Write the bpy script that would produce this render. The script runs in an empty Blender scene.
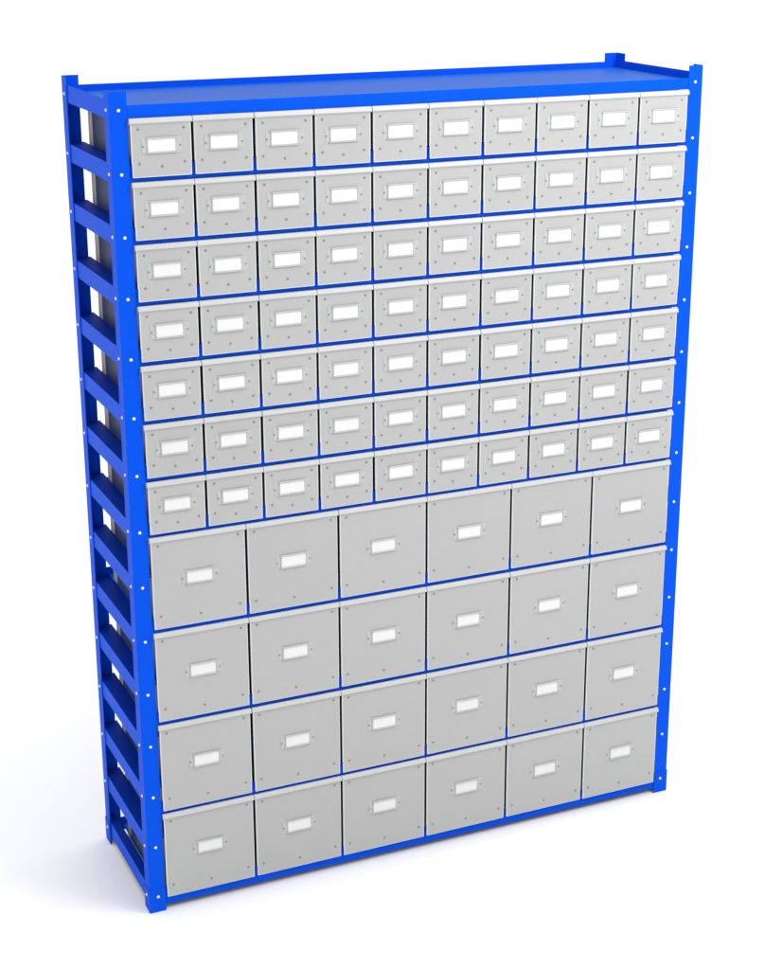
import bpy, bmesh, math, random
from mathutils import Matrix, Vector
random.seed(7)
scene = bpy.context.scene
col = scene.collection

# ------------------------------------------------------------------ sizes (metres)
P = 0.125                 # spacing of the rivets and of the side rungs
W, D = 1.3701, 0.368      # outside width and depth of the rack
ZT, ZB = 1.7865, -0.0385  # top and foot of the posts
FL = 0.0362               # flange width of the angle posts
TH = 0.002
BX0, BX1 = 0.037, 1.333   # the boxes stand between these
BACK = 0.321
def zl(k): return 1.75 - P * k

# ------------------------------------------------------------------ materials
def nodes(name):
    m = bpy.data.materials.new(name); m.use_nodes = True
    nt = m.node_tree; return m, nt, nt.nodes['Principled BSDF']
def mottled(name, color, rough, spec, var=0.03, scale=9.0, bump=0.0, bscale=900.0, metallic=0.0, rvar=0.05):
    m, nt, b = nodes(name)
    tc = nt.nodes.new('ShaderNodeTexCoord')
    n = nt.nodes.new('ShaderNodeTexNoise'); n.inputs['Scale'].default_value = scale; n.inputs['Detail'].default_value = 5
    nt.links.new(tc.outputs['Object'], n.inputs['Vector'])
    mx = nt.nodes.new('ShaderNodeMix'); mx.data_type = 'RGBA'
    lo = [max(0, c * (1 - var)) for c in color]; hi = [min(1, c * (1 + var)) for c in color]
    mx.inputs[6].default_value = (*lo, 1); mx.inputs[7].default_value = (*hi, 1)
    nt.links.new(n.outputs['Fac'], mx.inputs[0])
    oi = nt.nodes.new('ShaderNodeObjectInfo'); tone = nt.nodes.new('ShaderNodeMapRange')
    tone.inputs[3].default_value = 0.985; tone.inputs[4].default_value = 1.015
    nt.links.new(oi.outputs['Random'], tone.inputs[0])
    hs = nt.nodes.new('ShaderNodeHueSaturation'); nt.links.new(tone.outputs[0], hs.inputs['Value'])
    nt.links.new(mx.outputs[2], hs.inputs['Color']); nt.links.new(hs.outputs[0], b.inputs['Base Color'])
    mr = nt.nodes.new('ShaderNodeMapRange'); mr.inputs[3].default_value = rough - rvar; mr.inputs[4].default_value = rough + rvar
    nt.links.new(n.outputs['Fac'], mr.inputs[0]); nt.links.new(mr.outputs[0], b.inputs['Roughness'])
    b.inputs['Specular IOR Level'].default_value = spec
    b.inputs['Metallic'].default_value = metallic
    if bump:
        n2 = nt.nodes.new('ShaderNodeTexNoise'); n2.inputs['Scale'].default_value = bscale; n2.inputs['Detail'].default_value = 2
        nt.links.new(tc.outputs['Object'], n2.inputs['Vector'])
        bp = nt.nodes.new('ShaderNodeBump'); bp.inputs['Strength'].default_value = bump; bp.inputs['Distance'].default_value = 0.0004
        nt.links.new(n2.outputs['Fac'], bp.inputs['Height']); nt.links.new(bp.outputs[0], b.inputs['Normal'])
    return m
BLUE = mottled('blue_powder_coat', (0.0026, 0.088, 0.77), 0.42, 0.025, 0.03, 6, 0.10, 1400)
DECK = mottled('blue_deck_coat', (0.016, 0.105, 0.50), 0.33, 0.06, 0.03, 4, 0.04, 900)
GREY = mottled('grey_box_board', (0.458, 0.463, 0.456), 0.42, 0.30, 0.018, 14, 0.10, 700)
EDGE = mottled('grey_box_lip', (0.55, 0.555, 0.55), 0.40, 0.35, 0.015, 14, 0.05, 700)
BODY_SHADE = mottled('box_body_painted_shade', (0.055, 0.065, 0.13), 0.4, 0.3, 0.03, 14, 0.10, 500)  # dark slate: shade and blue reflection put into the box sides' colour
REAR_LIT = mottled('box_rear_painted_light', (0.52, 0.49, 0.45), 0.6, 0.2, 0.03, 14, 0.10, 500)  # beige: light reaching the rear of the boxes, put into the colour
TRIM = mottled('white_cut_edge', (0.80, 0.80, 0.795), 0.5, 0.2, 0.01, 14)
BLUE_SHADE = mottled('blue_coat_painted_shade', (0.001, 0.030, 0.33), 0.5, 0.04, 0.05, 6)  # darker blue: shade inside the side openings, put into the colour
HOLD = mottled('label_holder_plastic', (0.49, 0.50, 0.495), 0.35, 0.35, 0.015, 20)
CARD = mottled('white_card', (0.79, 0.79, 0.785), 0.7, 0.1, 0.012, 60, 0.06, 1500)
PIN = mottled('grey_eyelet_metal', (0.25, 0.25, 0.245), 0.42, 0.5, 0.1, 300, metallic=0.25)
ZINC = mottled('bright_zinc', (0.88, 0.89, 0.90), 0.35, 0.6, 0.04, 300)
FLOOR = mottled('white_studio_floor', (0.91, 0.912, 0.917), 0.6, 0.06, 0.004, 1.3)

# ------------------------------------------------------------------ helpers
def add_box(bm, x0, x1, y0, y1, z0, z1):
    v = [bm.verts.new(p) for p in ((x0,y0,z0),(x1,y0,z0),(x1,y1,z0),(x0,y1,z0),(x0,y0,z1),(x1,y0,z1),(x1,y1,z1),(x0,y1,z1))]
    for f in ((0,3,2,1),(4,5,6,7),(0,1,5,4),(1,2,6,5),(2,3,7,6),(3,0,4,7)): bm.faces.new([v[i] for i in f])
def add_prism(bm, pts, axis, a, b):
    """polygon pts extruded along axis 0 (x), 1 (y) or 2 (z) from a to b"""
    def P3(p, t):
        return (t, p[0], p[1]) if axis == 0 else (p[0], t, p[1]) if axis == 1 else (p[0], p[1], t)
    A = [bm.verts.new(P3(p, a)) for p in pts]; B = [bm.verts.new(P3(p, b)) for p in pts]
    n = len(pts)
    bm.faces.new(A); bm.faces.new(B[::-1])
    for i in range(n): bm.faces.new((A[i], B[i], B[(i+1) % n], A[(i+1) % n]))
def finish(bm, name, mat, bevel=0.0, seg=2, smooth=False):
    bmesh.ops.recalc_face_normals(bm, faces=bm.faces[:])
    if bevel:
        es = [e for e in bm.edges if len(e.link_faces) == 2 and e.calc_face_angle(0) > 0.6]
        bmesh.ops.bevel(bm, geom=es, offset=bevel, segments=seg, profile=0.5, affect='EDGES', clamp_overlap=True)
    me = bpy.data.meshes.new(name); bm.to_mesh(me); bm.free()
    me.materials.append(mat)
    if smooth:
        for p in me.polygons: p.use_smooth = True
    return me
def obj(name, me, parent=None, loc=(0,0,0), rot=(0,0,0), label=None):
    o = bpy.data.objects.new(name, me); col.objects.link(o)
    o.parent = parent; o.location = loc; o.rotation_euler = rot
    if label: o['label'] = label
    return o
def lathe(name, prof, mat, n=20):
    """profile (r, h) spun round -y so the head faces the camera side"""
    bm = bmesh.new(); rings = []
    for r, h in prof:
        rings.append([bm.verts.new((r*math.cos(2*math.pi*i/n), -h, r*math.sin(2*math.pi*i/n))) for i in range(n)] if r > 0 else [bm.verts.new((0, -h, 0))])
    for a, b in zip(rings, rings[1:]):
        for i in range(n):
            j = (i+1) % n
            if len(b) == 1: bm.faces.new((a[i], a[j], b[0]))
            else: bm.faces.new((a[i], a[j], b[j], b[i]))
    return finish(bm, name, mat, smooth=True)

# ------------------------------------------------------------------ the blue rack
rack = bpy.data.objects.new('shelving_rack', None); col.objects.link(rack)
rack.location = (0, 0, 0)
rack['label'] = 'tall bright blue steel shelving rack on a white floor, filled with grey boxes'
rack['category'] = 'shelving rack'

rivet_me = lathe('post_rivet', [(0.0034, 0), (0.0033, 0.0010), (0.0024, 0.0020), (0.0012, 0.0025), (0, 0.0028)], ZINC)
def L_poly(sx, sy, t0, fl, t):
    # L section with its outer corner at (-t0,-t0), arms along +x and +y, mirrored by sx, sy
    pts = [(-t0,-t0),(fl,-t0),(fl,t),(t,t),(t,fl),(-t0,fl)]
    return [(sx*x, sy*y) for x, y in pts]
for cx, cy, sx, sy in ((0,0,1,1),(W,0,-1,1),(0,D,1,-1),(W,D,-1,-1)):
    bm = bmesh.new(); add_prism(bm, L_poly(sx, sy, 0, FL, TH), 2, ZB + 0.001, ZT)
    post = obj('post', finish(bm, 'post', BLUE, 0.0004, 1), rack, (cx, cy, 0))
    bm = bmesh.new(); add_prism(bm, L_poly(sx, sy, 0.0016, FL + 0.0008, -0.0001), 2, ZB, 0.0195)
    obj('foot', finish(bm, 'foot', BLUE, 0.0004, 1), post)
    for k in range(15):
        off = 0.0016 if k == 14 else 0
        if sy > 0:
            obj('rivet', rivet_me, post, (sx*0.0191, -off, zl(k)))
        if sx > 0 or k % 1 == 0:
            r = obj('rivet', rivet_me, post, (-sx*off, sy*0.0191, zl(k)), (0, 0, -math.pi/2 if sx > 0 else math.pi/2))

# side rungs: an angle with a web facing outwards and a narrow flange turned in at the top
for side in (0, 1):
    for k in range(15):
        zc = zl(k); bm = bmesh.new()
        z1 = zc + (0.0192 if k == 0 else 0.0205); z0 = zc - 0.0175
        f = {0: 0.0036, 14: 0.0225}.get(k, 0.0402)
        pts = [(0.0022, z0), (0.0037, z0), (0.0037, z1-0.0015), (f, z1-0.0015), (f, z1), (0.0022, z1)] if k else \
              [(0.0022, z0), (0.0037, z0), (0.0037, z1), (0.0022, z1)]
        if side: pts = [(W - x, z) for x, z in pts]
        add_prism(bm, pts, 1, 0.0028, D - 0.0028)
        me = finish(bm, 'side_rung', BLUE, 0.0003, 1)
        me.materials.append(BLUE_SHADE)
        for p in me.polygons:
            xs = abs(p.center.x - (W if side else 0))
            if k and xs > 0.004: p.material_index = 1  # inner flange faces take the blue with painted shade
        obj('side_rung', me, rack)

# shelves
shelf_k = [1, 2, 3, 4, 5, 6, 7, 8.75, 10.5, 12.25]
shelf_z = [zl(k) - 0.0115 for k in shelf_k]
def shelf(zc, bottom=False, sides=True):
    lo = zc - (0.0041 if not bottom else 0.0150)
    bm = bmesh.new()
    add_box(bm, 0.0042, W-0.0042, 0.0023, 0.0040, lo, zc + 0.0290)      # front beam
    add_box(bm, 0.0042, W-0.0042, D-0.0040, D-0.0023, lo, zc + 0.020)  # rear beam
    add_box(bm, 0.0385, W-0.0385, 0.0040, D-0.0040, zc + 0.0026, zc + 0.0038)  # deck
    if sides:
        add_box(bm, 0.0370, 0.0385, 0.0040, D-0.0040, lo, zc + 0.020)
        add_box(bm, W-0.0385, W-0.0370, 0.0040, D-0.0040, lo, zc + 0.020)
    obj('shelf', finish(bm, 'shelf', BLUE, 0.0003, 1), rack)
for z in shelf_z: shelf(z, sides=z > 0.8)
shelf(-0.0103, True, False)
bm = bmesh.new()   # top shelf: a shallow tray
add_box(bm, 0.0365, W-0.0365, 0.0006, 0.0022, 1.7343, 1.7592)
add_box(bm, 0.0055, W-0.0055, D-0.0040, D-0.0023, 1.7390, 1.7660)
add_box(bm, 0.0055, 0.0070, 0.0040, D-0.0040, 1.7390, 1.7655)
add_box(bm, W-0.0070, W-0.0055, 0.0040, D-0.0040, 1.7390, 1.7655)
tray = obj('top_shelf', finish(bm, 'top_shelf', BLUE, 0.0003, 1), rack)
bm = bmesh.new(); add_box(bm, 0.0070, W-0.0070, 0.0024, D-0.0040, 1.7506, 1.7520)
obj('deck', finish(bm, 'deck', DECK), tray)

# ------------------------------------------------------------------ boxes
eyelet_me = lathe('eyelet', [(0.0028, 0), (0.0026, 0.0005), (0.0021, 0.0010), (0.0015, 0.0006), (0.0010, 0.0003), (0, 0.0004)], PIN, 16)
small_pin = lathe('small_eyelet', [(0.0020, 0), (0.0018, 0.0006), (0.0008, 0.0010), (0, 0.0011)], PIN, 12)
FY = -0.0050
def box_kit(w, h, lab_dz, pins):
    """meshes of one kind of box, origin at the bottom centre of its front"""
    hw = w/2 - 0.0029; lw = hw - 0.0008; s = 0.0265; z0 = 0.0 if w < 0.15 else 0.0013
    bm = bmesh.new()   # front panel, a little narrower at its foot
    add_prism(bm, [(-lw,z0),(lw,z0),(lw,s),(hw,s+0.0015),(hw,h-0.006),(-hw,h-0.006),(-hw,s+0.0015),(-lw,s)], 1, FY, -0.0004)
    panel = finish(bm, 'front_panel', GREY, 0.0019, 2)
    panel.materials.append(TRIM)
    for p in panel.polygons:
        if p.normal.y > -0.98 : p.material_index = 1
    bm = bmesh.new()   # rolled lip along the top edge
    t = h
    prof = [(0.000, t), (-0.0045, t-0.0003), (-0.0060, t-0.0016), (-0.0088, t-0.0085), (-0.0082, t-0.0102), (-0.0049, t-0.0118), (0.000, t-0.0118)]
    ew = w/2 - 0.0006
    add_prism(bm, prof, 0, -ew, ew)
    lip = finish(bm, 'top_lip', EDGE, 0.0004, 1)
    bm = bmesh.new()
    bw = w/2 - 0.0044
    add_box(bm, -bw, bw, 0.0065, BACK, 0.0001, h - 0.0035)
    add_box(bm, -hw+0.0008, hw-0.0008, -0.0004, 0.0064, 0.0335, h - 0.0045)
    body = finish(bm, 'box_body', BODY_SHADE, 0.0006, 1)
    bm = bmesh.new(); add_box(bm, -bw-0.0006, bw+0.0006, BACK-0.030, BACK+0.0006, 0.0001, h - 0.0030)  # added rear cap, lighter than the body to stand for light from behind
    back = finish(bm, 'lit_rear_cap', REAR_LIT, 0.0006, 1)
    cz = h/2 + lab_dz
    bm = bmesh.new()   # label holder: plate with ears, rails above and below the window
    y1 = FY - 0.0007
    add_prism(bm, [(-0.0410,-0.0150),(0.0410,-0.0150),(0.0410,0.0150),(-0.0410,0.0150)], 1, y1, FY + 0.0003)
    add_box(bm, -0.0318, 0.0318, FY-0.0036, FY-0.0008, 0.0129, 0.0158)
    add_box(bm, -0.0318, 0.0318, FY-0.0032, FY-0.0008, -0.0158, -0.0129)
    add_box(bm, -0.0306, -0.0282, FY-0.0018, FY-0.0008, -0.0128, 0.0128)
    add_box(bm, 0.0282, 0.0306, FY-0.0018, FY-0.0008, -0.0128, 0.0128)
    holder = finish(bm, 'label_holder', HOLD, 0.0004, 1)
    bm = bmesh.new()
    add_box(bm, -0.0280, 0.0280, FY-0.0015, FY-0.0008, -0.0127, 0.0127)
    card = finish(bm, 'label_card', CARD)
    return dict(back=back, panel=panel, lip=lip, body=body, holder=holder, card=card, cz=cz, pins=pins)
HS, HL = 0.1162, 0.2110
SMALL = box_kit(0.1296, HS, 0.0040, [(-0.0465, 0.0946), (0.0465, 0.0946), (-0.0465, 0.0276), (0.0465, 0.0276), (0, 0.0205)])
LARGE = box_kit(0.2160, HL, 0.0060, [(-0.0895, 0.1915), (0.0895, 0.1915), (-0.0895, 0.0305), (0.0895, 0.0305), (0, 0.0240)])

def storage_box(kit, x, z, name, label, group):
    t = bpy.data.objects.new(name, None); col.objects.link(t)
    dy = random.uniform(-0.0004, 0.0004)
    t.location = (x + random.uniform(-0.00025, 0.00025), dy, z)
    t['label'] = label; t['category'] = 'storage box'; t['group'] = group
    obj('box_body', kit['body'], t); obj('lit_rear_cap', kit['back'], t)
    p = obj('front_panel', kit['panel'], t)
    for px, pz in kit['pins']: obj('rivet', eyelet_me, p, (px, FY + 0.0001, pz), (0, random.uniform(0, 6), 0))
    obj('top_lip', kit['lip'], t)
    h = obj('label_holder', kit['holder'], t, (0, 0, kit['cz']))
    obj('label_card', kit['card'], h, (random.uniform(-0.0001, 0.0001), 0, 0), (0, random.uniform(-0.003, 0.003), 0))
    for sx in (-1, 1): obj('rivet', small_pin, h, (sx*0.0382, FY - 0.0009, -0.0015))
    return t
ORD = ['first', 'second', 'third', 'fourth', 'fifth', 'sixth', 'seventh', 'eighth', 'ninth', 'tenth']
def place_words(i, n):
    if i == 0: return 'beside the left post'
    if i == n-1: return 'beside the right post'
    return (ORD[i] + ' from the left') if i < n/2 else (ORD[n-1-i] + ' from the right')
srow = ['top row', 'second row from the top', 'third row from the top', 'middle row of small boxes',
        'third lowest row of small boxes', 'second lowest row of small boxes', 'lowest row of small boxes']
lrow = ['topmost row of large boxes', 'second row of large boxes', 'third row of large boxes', 'bottom row']
for r in range(7):
    zb = zl(r+1) - 0.0115 + 0.0042
    for i in range(10):
        storage_box(SMALL, BX0 + 0.1296*(i+0.5), zb, 'small_storage_box',
                    'small grey box, blank white label, %s, %s' % (srow[r], place_words(i, 10)), 'small grey storage boxes')
lz = [shelf_z[7], shelf_z[8], shelf_z[9], -0.0103]
for r in range(4):
    for i in range(6):
        storage_box(LARGE, BX0 + 0.2160*(i+0.5), lz[r] + 0.0042, 'large_storage_box',
                    'large grey box, small white label, %s, %s' % (lrow[r], place_words(i, 6)), 'large grey storage boxes')

# ------------------------------------------------------------------ floor
bm = bmesh.new()
vs = [bm.verts.new(p) for p in ((-150,-60,ZB-0.0006),(150,-60,ZB-0.0006),(150,240,ZB-0.0006),(-150,240,ZB-0.0006))]
bm.faces.new(vs)
fl = obj('floor', finish(bm, 'floor', FLOOR)); fl['kind'] = 'structure'

# ------------------------------------------------------------------ light
w = bpy.data.worlds.new('World'); scene.world = w; w.use_nodes = True
nt = w.node_tree; bg = nt.nodes['Background']
tc = nt.nodes.new('ShaderNodeTexCoord'); sp = nt.nodes.new('ShaderNodeSeparateXYZ')
mr = nt.nodes.new('ShaderNodeMapRange')
mr.inputs[1].default_value = 0; mr.inputs[2].default_value = 1
mr.inputs[3].default_value = 0.10; mr.inputs[4].default_value = 1.78
nt.links.new(tc.outputs['Generated'], sp.inputs[0]); nt.links.new(sp.outputs['Z'], mr.inputs[0])
mx = nt.nodes.new('ShaderNodeMapRange')      # the room is a little dimmer to the left of the rack
mx.inputs[1].default_value = -1; mx.inputs[2].default_value = 1
mx.inputs[3].default_value = 0.88; mx.inputs[4].default_value = 1.14
nt.links.new(sp.outputs['X'], mx.inputs[0])
mu = nt.nodes.new('ShaderNodeMath'); mu.operation = 'MULTIPLY'
nt.links.new(mr.outputs[0], mu.inputs[0]); nt.links.new(mx.outputs[0], mu.inputs[1])
nt.links.new(mu.outputs[0], bg.inputs['Strength'])
bg.inputs['Color'].default_value = (1.0, 1.0, 1.0, 1)

def area(name, loc, target, size, power, color=(1,1,1)):
    l = bpy.data.lights.new(name, 'AREA'); l.shape = 'SQUARE'; l.size = size; l.energy = power; l.color = color
    o = bpy.data.objects.new(name, l); col.objects.link(o); o.location = loc
    o.rotation_euler = (Vector(target) - Vector(loc)).to_track_quat('-Z', 'Y').to_euler()
area('key_softbox', (1.75, -1.35, 2.75), (1.1, 0, 1.5), 1.3, 34)

# ------------------------------------------------------------------ camera
cam = bpy.data.cameras.new('camera'); co = bpy.data.objects.new('camera', cam); col.objects.link(co)
co.rotation_mode = 'XYZ'
co.location = (-0.8965, -3.3340, 2.1409); co.rotation_euler = (1.2553, 0.0002, -0.4293)
cam.sensor_fit = 'AUTO'; cam.sensor_width = 36
cam.lens = 1730.93 / 970 * 36
cam.shift_x = -21.2 / 970; cam.shift_y = -20.92 / 970
cam.clip_start = 0.05; cam.clip_end = 600
scene.camera = co
scene.view_settings.view_transform = 'Standard'
scene.view_settings.look = 'None'
scene.view_settings.exposure = 0
scene.cycles.max_bounces = 10; scene.cycles.diffuse_bounces = 2
